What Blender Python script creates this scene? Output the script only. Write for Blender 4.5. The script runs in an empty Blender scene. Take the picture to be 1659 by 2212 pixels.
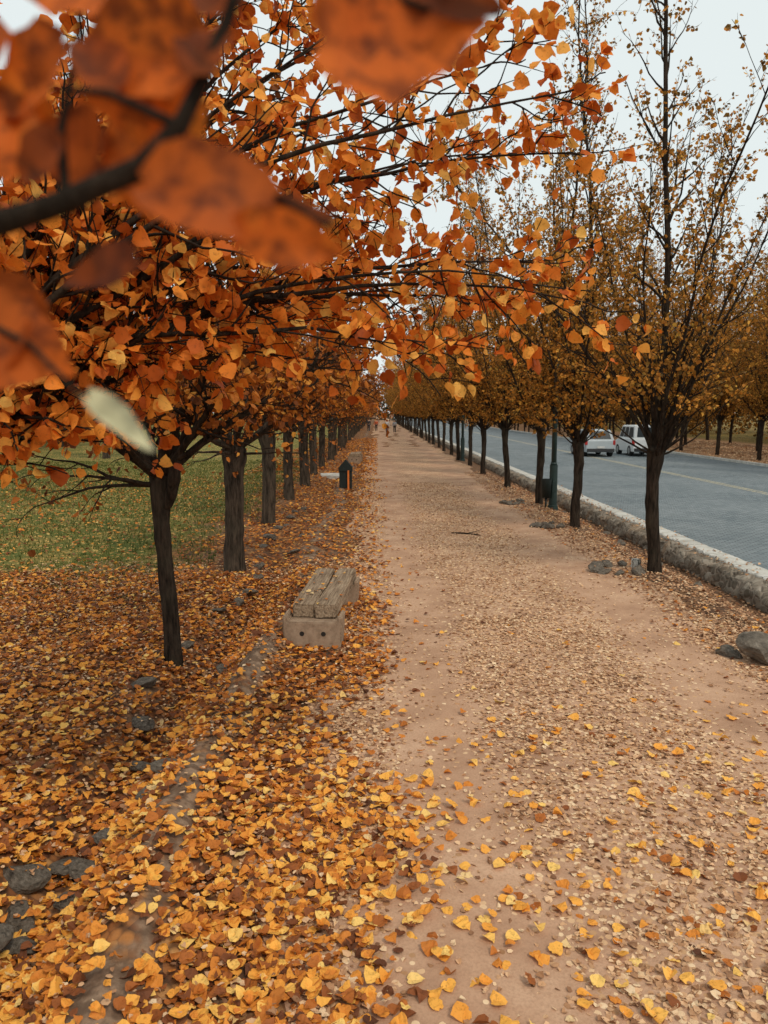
import bpy, bmesh, math, numpy as np
from mathutils import Vector, Matrix
R = np.random.default_rng(7)
scene = bpy.context.scene
COL = scene.collection

# ---------------------------------------------------------------- helpers
def link(o):
    COL.objects.link(o); return o
def tag(o, label=None, cat=None, kind=None, group=None):
    if label: o["label"] = label
    if cat: o["category"] = cat
    if kind: o["kind"] = kind
    if group: o["group"] = group
    return o
def np_mesh(name, V, F, k, mats, smooth=False, fattr=None, midx=None):
    me = bpy.data.meshes.new(name)
    V = np.asarray(V, dtype=np.float32); F = np.asarray(F, dtype=np.int32)
    me.vertices.add(len(V)); me.vertices.foreach_set("co", V.ravel())
    me.loops.add(F.size); me.loops.foreach_set("vertex_index", F.ravel())
    me.polygons.add(len(F)); me.polygons.foreach_set("loop_start", np.arange(0, F.size, k, dtype=np.int32))
    if midx is not None: me.polygons.foreach_set("material_index", np.asarray(midx, dtype=np.int32))
    me.polygons.foreach_set("use_smooth", np.full(len(F), smooth))
    me.update(calc_edges=True)
    if fattr is not None:
        a = me.attributes.new("rnd", 'FLOAT', 'FACE'); a.data.foreach_set("value", np.asarray(fattr, dtype=np.float32))
    for m in (mats if isinstance(mats, (list, tuple)) else [mats]): me.materials.append(m)
    return me
def bm_mesh(name, bm, mats, smooth=False):
    me = bpy.data.meshes.new(name); bm.normal_update(); bm.to_mesh(me); bm.free()
    for m in (mats if isinstance(mats, (list, tuple)) else [mats]): me.materials.append(m)
    if smooth:
        for p in me.polygons: p.use_smooth = True
    return me
def obj(name, me, parent=None, loc=(0, 0, 0), rot=(0, 0, 0), sc=(1, 1, 1)):
    o = bpy.data.objects.new(name, me); link(o)
    o.location = loc; o.rotation_euler = rot; o.scale = sc
    if parent is not None: o.parent = parent
    return o
def empty(name, loc=(0, 0, 0), rz=0, sc=1):
    o = bpy.data.objects.new(name, None); link(o); o.location = loc; o.rotation_euler = (0, 0, rz); o.scale = (sc, sc, sc)
    o.empty_display_size = 0.2
    return o
def box(bm, x0, x1, y0, y1, z0, z1, bev=0, jit=0, cuts=0):
    r = bmesh.ops.create_cube(bm, size=1)
    for v in r['verts']:
        v.co = Vector(((x0+x1)/2+v.co.x*(x1-x0), (y0+y1)/2+v.co.y*(y1-y0), (z0+z1)/2+v.co.z*(z1-z0)))
    if bev:
        es = list({e for v in r['verts'] for e in v.link_edges})
        bmesh.ops.bevel(bm, geom=es, offset=bev, segments=2, affect='EDGES', profile=.6)
def cyl(bm, p0, p1, r0, r1=None, seg=16):
    r1 = r0 if r1 is None else r1
    p0 = Vector(p0); p1 = Vector(p1); d = p1-p0
    M = Matrix.Translation((p0+p1)/2) @ d.to_track_quat('Z', 'Y').to_matrix().to_4x4()
    return bmesh.ops.create_cone(bm, cap_ends=True, segments=seg, radius1=r0, radius2=r1, depth=d.length, matrix=M)

# ---------------------------------------------------------------- node materials
class NT:
    def __init__(s, name):
        s.m = bpy.data.materials.new(name); s.m.use_nodes = True; s.t = s.m.node_tree; s.t.nodes.clear()
    def n(s, typ, ins=None, **kw):
        nd = s.t.nodes.new(typ)
        for k, v in kw.items(): setattr(nd, k, v)
        if ins:
            for k, v in ins.items(): s.set(nd, k, v)
        return nd
    def set(s, nd, k, v):
        sock = nd.inputs[k]
        if isinstance(v, bpy.types.NodeSocket): s.t.links.new(v, sock)
        elif isinstance(v, tuple) and len(v) == 3 and sock.type == 'RGBA': sock.default_value = (*v, 1)
        else: sock.default_value = v
    def math(s, op, a, b=0.0, clamp=False):
        nd = s.n('ShaderNodeMath', {0: a, 1: b}, operation=op); nd.use_clamp = clamp; return nd.outputs[0]
    def ramp(s, fac, stops, interp='LINEAR'):
        nd = s.n('ShaderNodeValToRGB', {0: fac}); cr = nd.color_ramp; cr.interpolation = interp
        while len(cr.elements) < len(stops): cr.elements.new(0.5)
        for e, (p, c) in zip(cr.elements, stops):
            e.position = p
            e.color = (*c, 1) if isinstance(c, tuple) else (c, c, c, 1)
        return nd.outputs[0]
    def mix(s, f, a, b, blend='MIX'):
        nd = s.n('ShaderNodeMix', None, data_type='RGBA', blend_type=blend)
        s.set(nd, 0, f); s.set(nd, 6, a if not isinstance(a, tuple) else (*a, 1)); s.set(nd, 7, b if not isinstance(b, tuple) else (*b, 1))
        return nd.outputs[2]
    def rng(s, v, a, b, c=0.0, d=1.0):
        nd = s.n('ShaderNodeMapRange', {0: v, 1: a, 2: b, 3: c, 4: d}, interpolation_type='SMOOTHSTEP'); return nd.outputs[0]
    def pos(s, sc=(1, 1, 1), obj=False):
        if obj: v = s.n('ShaderNodeTexCoord').outputs['Object']
        else: v = s.n('ShaderNodeNewGeometry').outputs['Position']
        mp = s.n('ShaderNodeMapping', {0: v, 3: sc}); return mp.outputs[0]
    def noise(s, vec, scale, detail=4, rough=.55, out=0):
        return s.n('ShaderNodeTexNoise', {'Vector': vec, 'Scale': scale, 'Detail': detail, 'Roughness': rough}).outputs[out]
    def bump(s, h, st=.5, dist=.02):
        return s.n('ShaderNodeBump', {'Height': h, 'Strength': st, 'Distance': dist}).outputs[0]
    def out(s, col, rough=.8, normal=None, metal=0.0, spec=.3, extra=None):
        b = s.n('ShaderNodeBsdfPrincipled', {'Base Color': col, 'Roughness': rough, 'Metallic': metal, 'Specular IOR Level': spec})
        if normal is not None: s.set(b, 'Normal', normal)
        if extra:
            for k, v in extra.items(): s.set(b, k, v)
        o = s.n('ShaderNodeOutputMaterial', {0: b.outputs[0]}); return s.m

def simple(name, c, rough=.5, metal=0.0, var=.15, scale=8, spec=.4, bump=0.0, extra=None):
    t = NT(name); p = t.pos(obj=True); n = t.noise(p, scale)
    d = tuple(x*(1-var) for x in c); l = tuple(min(1, x*(1+var)) for x in c)
    col = t.ramp(n, [(.3, d), (.7, l)])
    return t.out(col, rough, t.bump(n, bump, .01) if bump else None, metal, spec, extra)

def leaf_mat(name, stops, trans=.35, spots=.45, sscale=45, spotcol=None, lo=.50, hi=.72):
    t = NT(name)
    a = t.n('ShaderNodeAttribute', attribute_name='rnd').outputs['Fac']
    col = t.ramp(a, stops)
    p = t.pos(obj=True)
    n = t.noise(p, sscale, 4, .65)
    col = t.mix(t.rng(n, lo, hi, 0, spots), col, spotcol or tuple(c*.35 for c in stops[0][1]))
    b = t.n('ShaderNodeBsdfPrincipled', {'Base Color': col, 'Roughness': .6, 'Specular IOR Level': .2})
    tr = t.n('ShaderNodeBsdfTranslucent', {0: col})
    mx = t.n('ShaderNodeMixShader', {0: trans, 1: b.outputs[0], 2: tr.outputs[0]})
    t.n('ShaderNodeOutputMaterial', {0: mx.outputs[0]})
    return t.m

ORANGE = leaf_mat("orange_leaf", [(0, (.36, .07, .012)), (.2, (.66, .15, .017)), (.5, (.88, .265, .032)), (.82, (.94, .39, .06)), (1, (.95, .56, .13))], .34, .45)
DORANGE = leaf_mat("dull_orange_leaf", [(0, (.11, .036, .012)), (.4, (.36, .105, .018)), (.8, (.64, .205, .028)), (1, (.82, .38, .06))], .3)
POPLEAF = leaf_mat("poplar_leaf", [(0, (.12, .07, .018)), (.3, (.30, .15, .027)), (.65, (.56, .225, .036)), (.9, (.76, .33, .05)), (1, (.83, .49, .09))], .36, .3)
LITTER = leaf_mat("litter_leaf", [(0, (.10, .036, .017)), (.18, (.24, .075, .024)), (.34, (.44, .135, .027)), (.52, (.68, .235, .036)), (.72, (.85, .36, .055)), (.87, (.92, .48, .09)), (.95, (.92, .61, .18)), (1, (.76, .54, .30))], .12)
DRYLEAF = leaf_mat("dry_leaf", [(0, (.20, .09, .045)), (.3, (.46, .245, .125)), (.65, (.74, .46, .26)), (1, (.88, .67, .43))], .1)
BIGL = leaf_mat("near_orange_leaf", [(0, (.13, .036, .012)), (.3, (.46, .095, .014)), (.6, (.76, .17, .02)), (1, (.88, .33, .04))], .42, .85, 75, (.15, .035, .012), .44, .66)  # mottled close leaves; base colours also darkened to stand for shade

def bark(name, c1, c2, sc, moss=.35):
    t = NT(name); p = t.pos((sc, sc, sc*.18), obj=True)
    n = t.noise(p, 1, 6, .65); n2 = t.noise(t.pos(obj=True), 3.0, 2)
    col = t.ramp(n, [(.35, c1), (.75, c2)])
    col = t.mix(t.rng(n2, .45, .7, 0, moss), col, (.07, .06, .042))
    return t.out(col, .95, t.bump(n, 1.0, .04), 0, .08)
BARK = bark("dark_bark", (.011, .008, .006), (.07, .049, .035), 22)
BARKG = bark("grey_bark", (.016, .013, .010), (.14, .102, .074), 16)
BARKD = bark("twig_bark", (.012, .009, .007), (.045, .03, .02), 30)

# ---------------------------------------------------------------- terrain height
def sst(t):
    t = np.clip(t, 0, 1); return t*t*(3-2*t)
def GX(y): return -1.90+.13*np.sin(.55*y+1.5)
def H(x, y):
    x = np.asarray(x, dtype=float); y = np.asarray(y, dtype=float)
    z = .012*np.sin(1.3*x+.7*y)+.010*np.sin(2.9*x-1.7*y+1)+.007*np.sin(5.1*x+3.3*y)
    gx = GX(y); nr = 1-sst((y-9)/8)*.6
    z = z-.30*nr*np.exp(-((x-gx)/.31)**2)+.19*nr*np.exp(-((x-gx-.66)/.20)**2)*(.75+.25*np.sin(1.7*y))
    z = z+.022*np.exp(-((x-gx-.66)/.3)**2)*np.sin(9*y+6*x)
    z = z+sst((-3-x)/3)*.10*np.sin(.3*x+1)*np.sin(.23*y)
    z = z+.05*np.exp(-((x-4.55)/.3)**2)
    z = z-.25*sst((x-4.85)/.75)
    z = np.where(x > 5.97, -.03, z)
    return np.where(x > 19.3, .05+.03*np.sin(.4*x+.2*y), z)
def Hs(x, y): return float(H(x, y))

def grid(xs, ys, zf, name, mat, smooth=True):
    X, Y = np.meshgrid(xs, ys); Z = zf(X, Y)
    V = np.stack([X, Y, Z], -1).reshape(-1, 3)
    nx = len(xs); ny = len(ys)
    i = np.arange(ny-1)[:, None]*nx+np.arange(nx-1)[None]
    F = np.stack([i, i+1, i+nx+1, i+nx], -1).reshape(-1, 4)
    return np_mesh(name, V, F, 4, mat, smooth)

# ground material
t = NT("leafy_ground")
g = t.n('ShaderNodeNewGeometry').outputs['Position']
sx = t.n('ShaderNodeSeparateXYZ', {0: g}); X, Y = sx.outputs[0], sx.outputs[1]
vo = t.n('ShaderNodeTexVoronoi', {'Vector': g, 'Scale': 13.0, 'Randomness': 1.0})
rc = t.n('ShaderNodeSeparateColor', {0: vo.outputs['Color']})
lit = t.ramp(rc.outputs[0], [(0, (.07, .034, .02)), (.35, (.22, .08, .032)), (.7, (.42, .17, .05)), (1, (.60, .31, .11))])
lit = t.mix(t.rng(vo.outputs['Distance'], .35, .75, 0, .8), lit, (.06, .034, .022))  # cell edges darkened in colour, imitating shaded relief between leaves
big = t.noise(g, .7, 3)
soil = t.mix(t.rng(t.noise(g, 9, 5), .4, .65), (.15, .095, .062), (.31, .21, .14))
col = t.mix(t.rng(big, .3, .55, .4, .92), soil, lit)
rx = t.math('ADD', t.math('ADD', X, 1.24), t.math('MULTIPLY', t.math('SINE', t.math('ADD', t.math('MULTIPLY', Y, .55), 1.5)), -.13))
col = t.mix(t.math('MULTIPLY', t.rng(t.math('ABSOLUTE', rx), .26, .10), t.rng(t.noise(g, 2.5, 3), .35, .5)), col, soil)
vg = t.math('MULTIPLY', t.rng(X, 3.8, 4.5), t.rng(X, 6.2, 6.0))
col = t.mix(t.math('MULTIPLY', vg, .7), col, t.mix(t.rng(t.noise(g, 7, 5), .4, .65), (.085, .052, .034), (.20, .125, .08)))
warp = t.math('MULTIPLY', t.math('SUBTRACT', t.noise(g, .6, 3), .5), 4.0)
lawnL = t.math('MULTIPLY', t.rng(t.math('ADD', X, warp), -3.2, -4.6), t.rng(t.math('ADD', Y, warp), 10.5, 14.5))
lawnR = t.rng(t.math('ADD', X, warp), 30, 34, 0, .7)
lawn = t.math('MAXIMUM', lawnL, lawnR)
gr = t.ramp(t.noise(g, 14, 5, .7), [(.3, (.042, .058, .013)), (.55, (.11, .125, .03)), (.8, (.20, .19, .055))])
gr = t.mix(t.rng(t.noise(g, .9, 3), .42, .68, 0, .85), gr, (.24, .18, .055))
gr = t.mix(t.math('MULTIPLY', t.math('GREATER_THAN', rc.outputs[1], .68), t.math('LESS_THAN', vo.outputs['Distance'], .5)), gr, t.ramp(rc.outputs[2], [(0, (.38, .19, .055)), (1, (.72, .46, .15))]))
col = t.mix(lawn, col, gr)
fv = t.math('MULTIPLY', t.rng(X, 19, 19.6), t.rng(t.math('ADD', X, warp), 34, 30))
col = t.mix(t.math('MULTIPLY', fv, t.rng(t.noise(g, 3, 4), .4, .6, .4, .9)), col, (.46, .28, .16))
t.out(col, .95, t.bump(t.math('ADD', t.math('MULTIPLY', vo.outputs['Distance'], -1.0), t.noise(g, 20, 4)), .5, .03), 0, .1)
GROUND = t.m

xs = np.concatenate([[-900, -400, -180, -90, -60], np.arange(-45, -12, 2), np.arange(-12, -4, .4), np.arange(-4, 5, .07), np.arange(5, 6.0, .05), [6.0, 6.2, 8, 12, 16, 19.2, 19.4, 20, 21, 23, 26, 30, 40, 60, 90, 180, 400, 900]])
ys = np.concatenate([[-60, -30, -12, -6], np.arange(-3, 25, .11), np.arange(25, 60, .6), np.arange(60, 240, 4), [260, 320, 420, 600, 1000, 1800]])
o = obj("ground", grid(xs, ys, H, "ground", GROUND)); tag(o, "leaf-covered soil and grass of the park", "ground", "structure")

# path material
t = NT("tan_dirt")
g = t.n('ShaderNodeNewGeometry').outputs['Position']
sx = t.n('ShaderNodeSeparateXYZ', {0: g}); X = sx.outputs[0]
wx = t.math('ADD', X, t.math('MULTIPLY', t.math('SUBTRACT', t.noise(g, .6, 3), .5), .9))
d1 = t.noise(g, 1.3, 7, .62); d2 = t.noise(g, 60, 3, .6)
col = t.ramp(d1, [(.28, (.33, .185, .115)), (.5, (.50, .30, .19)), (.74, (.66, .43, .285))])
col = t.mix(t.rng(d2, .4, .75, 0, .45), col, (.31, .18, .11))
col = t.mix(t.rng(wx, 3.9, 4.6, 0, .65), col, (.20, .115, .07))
vo = t.n('ShaderNodeTexVoronoi', {'Vector': g, 'Scale': 24.0}); rc = t.n('ShaderNodeSeparateColor', {0: vo.outputs['Color']})
nd = t.n('ShaderNodeMapRange', {0: wx, 1: -1.0, 2: 5.0}).outputs[0]
band = t.ramp(nd, [(0, .95), (.16, .7), (.21, .06), (.29, .06), (.36, .75), (.62, .7), (.70, .07), (.79, .10), (.89, .85), (1, .9)])
isl = t.math('LESS_THAN', rc.outputs[0], t.math('MULTIPLY', band, .72))
isl = t.math('MULTIPLY', isl, t.math('LESS_THAN', vo.outputs['Distance'], .50))
lc = t.ramp(rc.outputs[1], [(0, (.32, .165, .08)), (.4, (.58, .35, .19)), (1, (.82, .60, .38))])
col = t.mix(isl, col, lc)
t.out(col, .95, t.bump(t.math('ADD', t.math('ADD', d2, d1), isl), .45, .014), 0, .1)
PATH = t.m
ys2 = np.concatenate([np.arange(-3, 30, .15), np.arange(30, 80, .8), np.arange(80, 420, 5)])
u = np.linspace(0, 1, 60)
U, YY = np.meshgrid(u, ys2)
eL = -.55+.18*np.sin(.9*YY)+.1*np.sin(2.3*YY+1); eR = 4.5+.15*np.sin(.8*YY+2)+.08*np.sin(2.9*YY)
XX = eL+(eR-eL)*U
e = np.minimum(U, 1-U)
ZZ = H(XX, YY)+.004+.008*sst(e/.06)
V = np.stack([XX, YY, ZZ], -1).reshape(-1, 3); nx = len(u); ny = len(ys2)
i = np.arange(ny-1)[:, None]*nx+np.arange(nx-1)[None]
F = np.stack([i, i+1, i+nx+1, i+nx], -1).reshape(-1, 4)
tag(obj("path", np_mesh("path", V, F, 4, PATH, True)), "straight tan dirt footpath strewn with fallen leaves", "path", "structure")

# road
t = NT("road_pavers"); g = t.pos((1, 1, 1))
br = t.n('ShaderNodeTexBrick', {'Vector': g, 'Color1': (.15, .19, .21), 'Color2': (.30, .335, .35), 'Mortar': (.06, .075, .085), 'Scale': 2.3, 'Mortar Size': .04, 'Bias': 0.0})
n = t.noise(g, .35, 5)
col = t.mix(t.rng(n, .35, .7, 0, .3), br.outputs[0], (.33, .36, .37))
col = t.mix(t.rng(t.noise(t.pos((1, .08, 1)), 1.3, 3), .45, .7, 0, .35), col, (.15, .175, .185))
col = t.mix(t.rng(t.noise(g, 25, 4), .45, .75, 0, .4), col, (.13, .15, .16))
t.out(col, .8, t.bump(br.outputs[1], .6, -.012), 0, .25)
ROAD = t.m
tag(obj("road", grid(np.array([6.49, 9, 12, 15, 19.21]), np.array([-30, 0, 30, 60, 120, 240, 500]), lambda x, y: .03+x*0, "road", ROAD)), "blue-grey block-paved road", "road", "structure")
t = NT("worn_pale_paint"); n = t.noise(t.pos(), 6, 5)
t.out(t.mix(t.rng(n, .40, .68), (.50, .44, .29), (.27, .28, .27)), .7); YEL = t.m
bm = bmesh.new()
for x0 in (12.78, 13.0):
    vs = [bm.verts.new(c) for c in ((x0, -30, .035), (x0+.11, -30, .035), (x0+.11, 500, .035), (x0, 500, .035))]; bm.faces.new(vs)
tag(obj("road_marking", bm_mesh("road_marking", bm, YEL)), "worn pale yellow centre line painted along the road", "road marking", "structure")

# stone wall and kerb
t = NT("cobble_stone"); g = t.pos()
vo = t.n('ShaderNodeTexVoronoi', {'Vector': g, 'Scale': 6.5}); vd = t.n('ShaderNodeTexVoronoi', {'Vector': g, 'Scale': 6.5}, feature='DISTANCE_TO_EDGE')
rc = t.n('ShaderNodeSeparateColor', {0: vo.outputs['Color']})
col = t.ramp(rc.outputs[0], [(0, (.13, .105, .08)), (.5, (.24, .20, .155)), (1, (.37, .32, .26))])
col = t.mix(t.rng(t.noise(g, 12, 4), .4, .7, 0, .5), col, (.13, .11, .08))
col = t.mix(t.rng(vd.outputs[0], .10, .02), col, (.29, .24, .19))
col = t.mix(t.rng(t.noise(g, 1.4, 3), .5, .68, 0, .6), col, (.34, .22, .13))
t.out(col, .95, t.bump(t.math('MINIMUM', vd.outputs[0], .2), .8, .12), 0, .1); COB = t.m
t = NT("pale_concrete"); g = t.pos(); n = t.noise(g, 3, 6, .7)
br = t.math('FRACT', t.math('MULTIPLY', t.n('ShaderNodeSeparateXYZ', {0: g}).outputs[1], 1.0))
col = t.ramp(n, [(.3, (.34, .32, .28)), (.5, (.54, .52, .47)), (.75, (.66, .64, .60))])
col = t.mix(t.math('LESS_THAN', br, .02), col, (.14, .13, .11))
t.out(col, .85, t.bump(n, .4, .01), 0, .2); CONC = t.m
yw = np.concatenate([np.arange(0, 45, .08), np.arange(45, 120, 1), np.arange(120, 420, 10)])
prof = [(5.82, -.6), (5.80, -.4), (5.82, -.28), (5.80, -.2), (5.82, -.12), (5.84, -.05), (5.87, .01), (5.94, .055), (6.04, .075), (6.25, .08)]
def wob(y, s): return .025*math.sin(y*2.1+s)+.02*math.sin(y*5.3+2*s)
PV = np.array([[(px+R.normal(0, .026)+wob(y, pz*9), y, pz+(R.normal(0, .018)+wob(y, 1)*.7 if px < 6.2 else 0)) for px, pz in prof] for y in yw]).reshape(-1, 3)
nx = len(prof); ny = len(yw); i = np.arange(ny-1)[:, None]*nx+np.arange(nx-1)[None]
F = np.stack([i, i+nx, i+nx+1, i+1], -1).reshape(-1, 4)
tag(obj("stone_wall", np_mesh("stone_wall", PV, F, 4, COB, True)), "low cobbled retaining wall of the roadside ditch", "wall", "structure")
prof = [(6.10, .0), (6.11, .10), (6.13, .12), (6.25, .127), (6.44, .125), (6.49, .115), (6.5, -.05)]
PV = np.array([[(px+R.normal(0, .008)+(wob(y, 3)*.6 if px < 6.2 else 0), y, pz+R.normal(0, .004)) for px, pz in prof] for y in yw]).reshape(-1, 3)
nx = len(prof); i = np.arange(ny-1)[:, None]*nx+np.arange(nx-1)[None]
F = np.stack([i, i+nx, i+nx+1, i+1], -1).reshape(-1, 4)
tag(obj("kerb", np_mesh("kerb", PV, F, 4, CONC, False)), "pale concrete kerb beside the ditch", "kerb", "structure")
bm = bmesh.new(); box(bm, 19.2, 19.5, -30, 500, -.1, .15)
tag(obj("kerb", bm_mesh("kerb2", bm, CONC)), "pale concrete kerb beside the leafy verge", "kerb", "structure")

# ---------------------------------------------------------------- leaves
sxs = [-.05, .05, .2, .38, .58, .76, .9]; sw = [.13, .34, .47, .50, .42, .28, .11]; mxs = [.03, .1, .22, .38, .58, .76, 1.0]
UL_V = np.array([(a, 0) for a in mxs]+[(a, b) for a, b in zip(sxs, sw)]+[(a, -b) for a, b in zip(sxs, sw)], float)
UL_F = np.array([(i, i+1, 8+i, 7+i) for i in range(6)]+[(i, 14+i, 15+i, i+1) for i in range(6)])
HI_V = np.array([(.03, 0), (.33, 0), (.68, 0), (1, 0), (-.05, .22), (.18, .47), (.56, .45), (.84, .22), (-.05, -.22), (.18, -.47), (.56, -.45), (.84, -.22)], float)
HI_F = np.array([(0, 1, 5, 4), (1, 2, 6, 5), (2, 3, 7, 6), (0, 8, 9, 1), (1, 9, 10, 2), (2, 10, 11, 3)])
LO_V = np.array([(0, 0), (1, 0), (.15, .42), (.68, .38), (.15, -.42), (.68, -.38)], float)
LO_F = np.array([(0, 1, 3, 2), (0, 4, 5, 1)])
def leaf_geo(P, D, Nn, size, rng, hi=1, fold=.35, bend=.5, wid=1.0, jit=.025):
    T, FT = ((LO_V, LO_F), (HI_V, HI_F), (UL_V, UL_F))[int(hi)]
    n = len(P)
    D = D/np.maximum(1e-6, np.linalg.norm(D, axis=1, keepdims=True))
    S = np.cross(Nn, D); S /= np.maximum(1e-6, np.linalg.norm(S, axis=1, keepdims=True)); N2 = np.cross(D, S)
    w = (wid*rng.uniform(.72, 1.08, n))[:, None]
    x = np.repeat(T[None, :, 0], n, 0); y = T[None, :, 1]*w*(1+rng.normal(0, .08, (n, len(T))))
    f = rng.normal(fold, .25, n)[:, None]; b = rng.normal(0, bend, n)[:, None]; tw = rng.normal(0, .25, n)[:, None]
    z = f*np.abs(y)+b*(x-.4)**2+tw*y*(x-.3)+rng.normal(0, jit, (n, len(T)))
    c = rng.normal(0, .35, n)[:, None]; z = z+c*y*y*1.5
    s = size[:, None]
    V = P[:, None, :]+(x*s)[..., None]*D[:, None]+(y*s)[..., None]*S[:, None]+(z*s)[..., None]*N2[:, None]
    Fc = (np.arange(n)*len(T))[:, None, None]+FT[None]
    return V.reshape(-1, 3), Fc.reshape(-1, 4), len(FT)

# ---------------------------------------------------------------- trees
class Tree:
    def __init__(s, seed):
        s.r = np.random.default_rng(seed); s.wood = [[], [], 0]; s.twig = [[], [], 0]; s.lp = []; s.ld = []
    def tube(s, pts, rad, k=6, to='wood', rough=0):
        B = s.wood if to == 'wood' else s.twig
        pts = np.asarray(pts, float); n = len(pts)
        tg = np.gradient(pts, axis=0); tg /= np.maximum(1e-9, np.linalg.norm(tg, axis=1, keepdims=True))
        ref = np.array([0., 0, 1]) if abs(tg[0][2]) < .8 else np.array([1., 0, 0])
        u = np.cross(tg, ref); u /= np.maximum(1e-9, np.linalg.norm(u, axis=1, keepdims=True)); v = np.cross(tg, u)
        a = np.arange(k)/k*2*np.pi
        rr = np.asarray(rad)[:, None]*(1+(s.r.normal(0, rough, (n, k)) if rough else 0))
        V = pts[:, None]+(rr*np.cos(a))[..., None]*u[:, None]+(rr*np.sin(a))[..., None]*v[:, None]
        i = (np.arange(n-1)[:, None]*k); j = np.arange(k)[None]; j2 = (j+1) % k
        F = np.stack([i+j, i+j2, i+k+j2, i+k+j], -1).reshape(-1, 4)+B[2]
        B[0].append(V.reshape(-1, 3)); B[1].append(F); B[2] += n*k
    def walk(s, p, d, L, n, wander, up=0.0):
        pts = [np.array(p, float)]; d = np.array(d, float); d /= np.linalg.norm(d)
        for _ in range(n):
            d = d+s.r.normal(0, wander, 3)+np.array([0, 0, up]); d /= np.linalg.norm(d)
            pts.append(pts[-1]+d*L/n)
        return np.array(pts)
    def at(s, pts, t):
        f = t*(len(pts)-1); i = min(int(f), len(pts)-2); w = f-i
        d = pts[i+1]-pts[i]; return pts[i]*(1-w)+pts[i+1]*w, d/max(1e-9, np.linalg.norm(d))
    def off(s, d, ang):
        r = s.r.normal(0, 1, 3); r -= d*np.dot(r, d); r /= np.linalg.norm(r)
        return d*math.cos(ang)+r*math.sin(ang)
    def leaves_on(s, pts, n, t0=.15, down=.5, clump=.03):
        for _ in range(n):
            p, d = s.at(pts, s.r.uniform(t0, 1))
            q = s.r.normal(0, 1, 3); q /= np.linalg.norm(q)
            s.lp.append(p+q*s.r.uniform(0, clump)); s.ld.append(q*.8+d*.5+np.array([0, 0, -down]))
    def limb(s, pts, r0, r1, t0, step, cl, tw, nl, ang=.8, up=.05, down=.5, keep=None, k=7):
        n = len(pts); rad = r0+(r1-r0)*np.linspace(0, 1, n)**.8
        s.tube(pts, rad, k, 'wood', .05)
        L = np.sum(np.linalg.norm(np.diff(pts, axis=0), axis=1)); m = max(2, int(L*(1-t0)/step))
        for j in range(m+1):
            tt = min(.999, t0+(1-t0)*(j+s.r.uniform(0, .8))/m) if j < m else .999
            p, d = s.at(pts, tt); a = ang*s.r.uniform(.6, 1.3) if j < m else .15
            dd = s.off(d, a); ln = s.r.uniform(*cl)*(1-.35*tt)
            c = s.walk(p, dd, ln, 6, .14, up)
            rb = max(.005, (r0+(r1-r0)*tt)*.5)
            if keep and not keep(c[-1]): continue
            s.tube(c, np.linspace(rb, .003, 7), 4)
            q = max(2, int(ln/tw[0]))
            for _ in range(q):
                p2, d2 = s.at(c, s.r.uniform(.12, 1)); d3 = s.off(d2, s.r.uniform(.5, 1.1))
                w = s.walk(p2, d3, s.r.uniform(*tw[1]), 3, .18, up)
                if keep and not keep(w[-1]): continue
                s.tube(w, [.0035, .003, .0022, .0012], 3, 'twig')
                f = nl(w[-1][2]) if callable(nl) else nl
                s.leaves_on(w, int(f+s.r.uniform(0, 1)), .1, down)
    def meshes(s, name, size, leafm, barkm, hi, keep=None, wid=1.0, fold=.35):
        wood = np_mesh(name+"_trunk", np.concatenate(s.wood[0]), np.concatenate(s.wood[1]), 4, barkm, True)
        P = np.array(s.lp); D = np.array(s.ld)
        if keep is not None:
            m = keep(P); P = P[m]; D = D[m]
        n = len(P); N = s.r.normal(0, 1, (n, 3))
        V, F, q = leaf_geo(P, D, N, s.r.uniform(size*.55, size*1.2, n), s.r, hi, fold, .5, wid)
        rn = np.repeat(s.r.uniform(0, 1, n), q)
        TV = np.concatenate(s.twig[0]); TF = np.concatenate(s.twig[1])
        AV = np.concatenate([V, TV]); AF = np.concatenate([F, TF+len(V)])
        mi = np.concatenate([np.zeros(len(F)), np.ones(len(TF))]); fa = np.concatenate([rn, np.zeros(len(TF))])
        print(name, n)
        return wood, np_mesh(name+"_crown", AV, AF, 4, [leafm, BARKD], hi == 2, fa, mi)

def trunk_pts(T, h, lean, r, k=12, bulge=1.25, wob=.02):
    n = 14; z = np.linspace(-.15, h, n); tt = np.linspace(0, 1, n); ph = T.r.uniform(0, 6)
    pts = np.stack([lean[0]*tt**1.3+wob*np.sin(5*tt+ph)-wob*math.sin(ph), lean[1]*tt+wob*np.sin(4*tt+ph*2)-wob*math.sin(ph*2), z], 1)
    rad = r*(1+.40*np.exp(-tt*11)+(bulge-1)*np.exp(-((tt-1)/.12)**2))*(1+T.r.normal(0, .025, n))
    T.tube(pts, rad, k, 'wood', .06)
    top = pts[-1]; T.tube(np.array([top, top+[0, 0, r*.7], top+[0, 0, r*1.1]]), [r*bulge, r*.9, r*.15], k)
    return top

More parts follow.
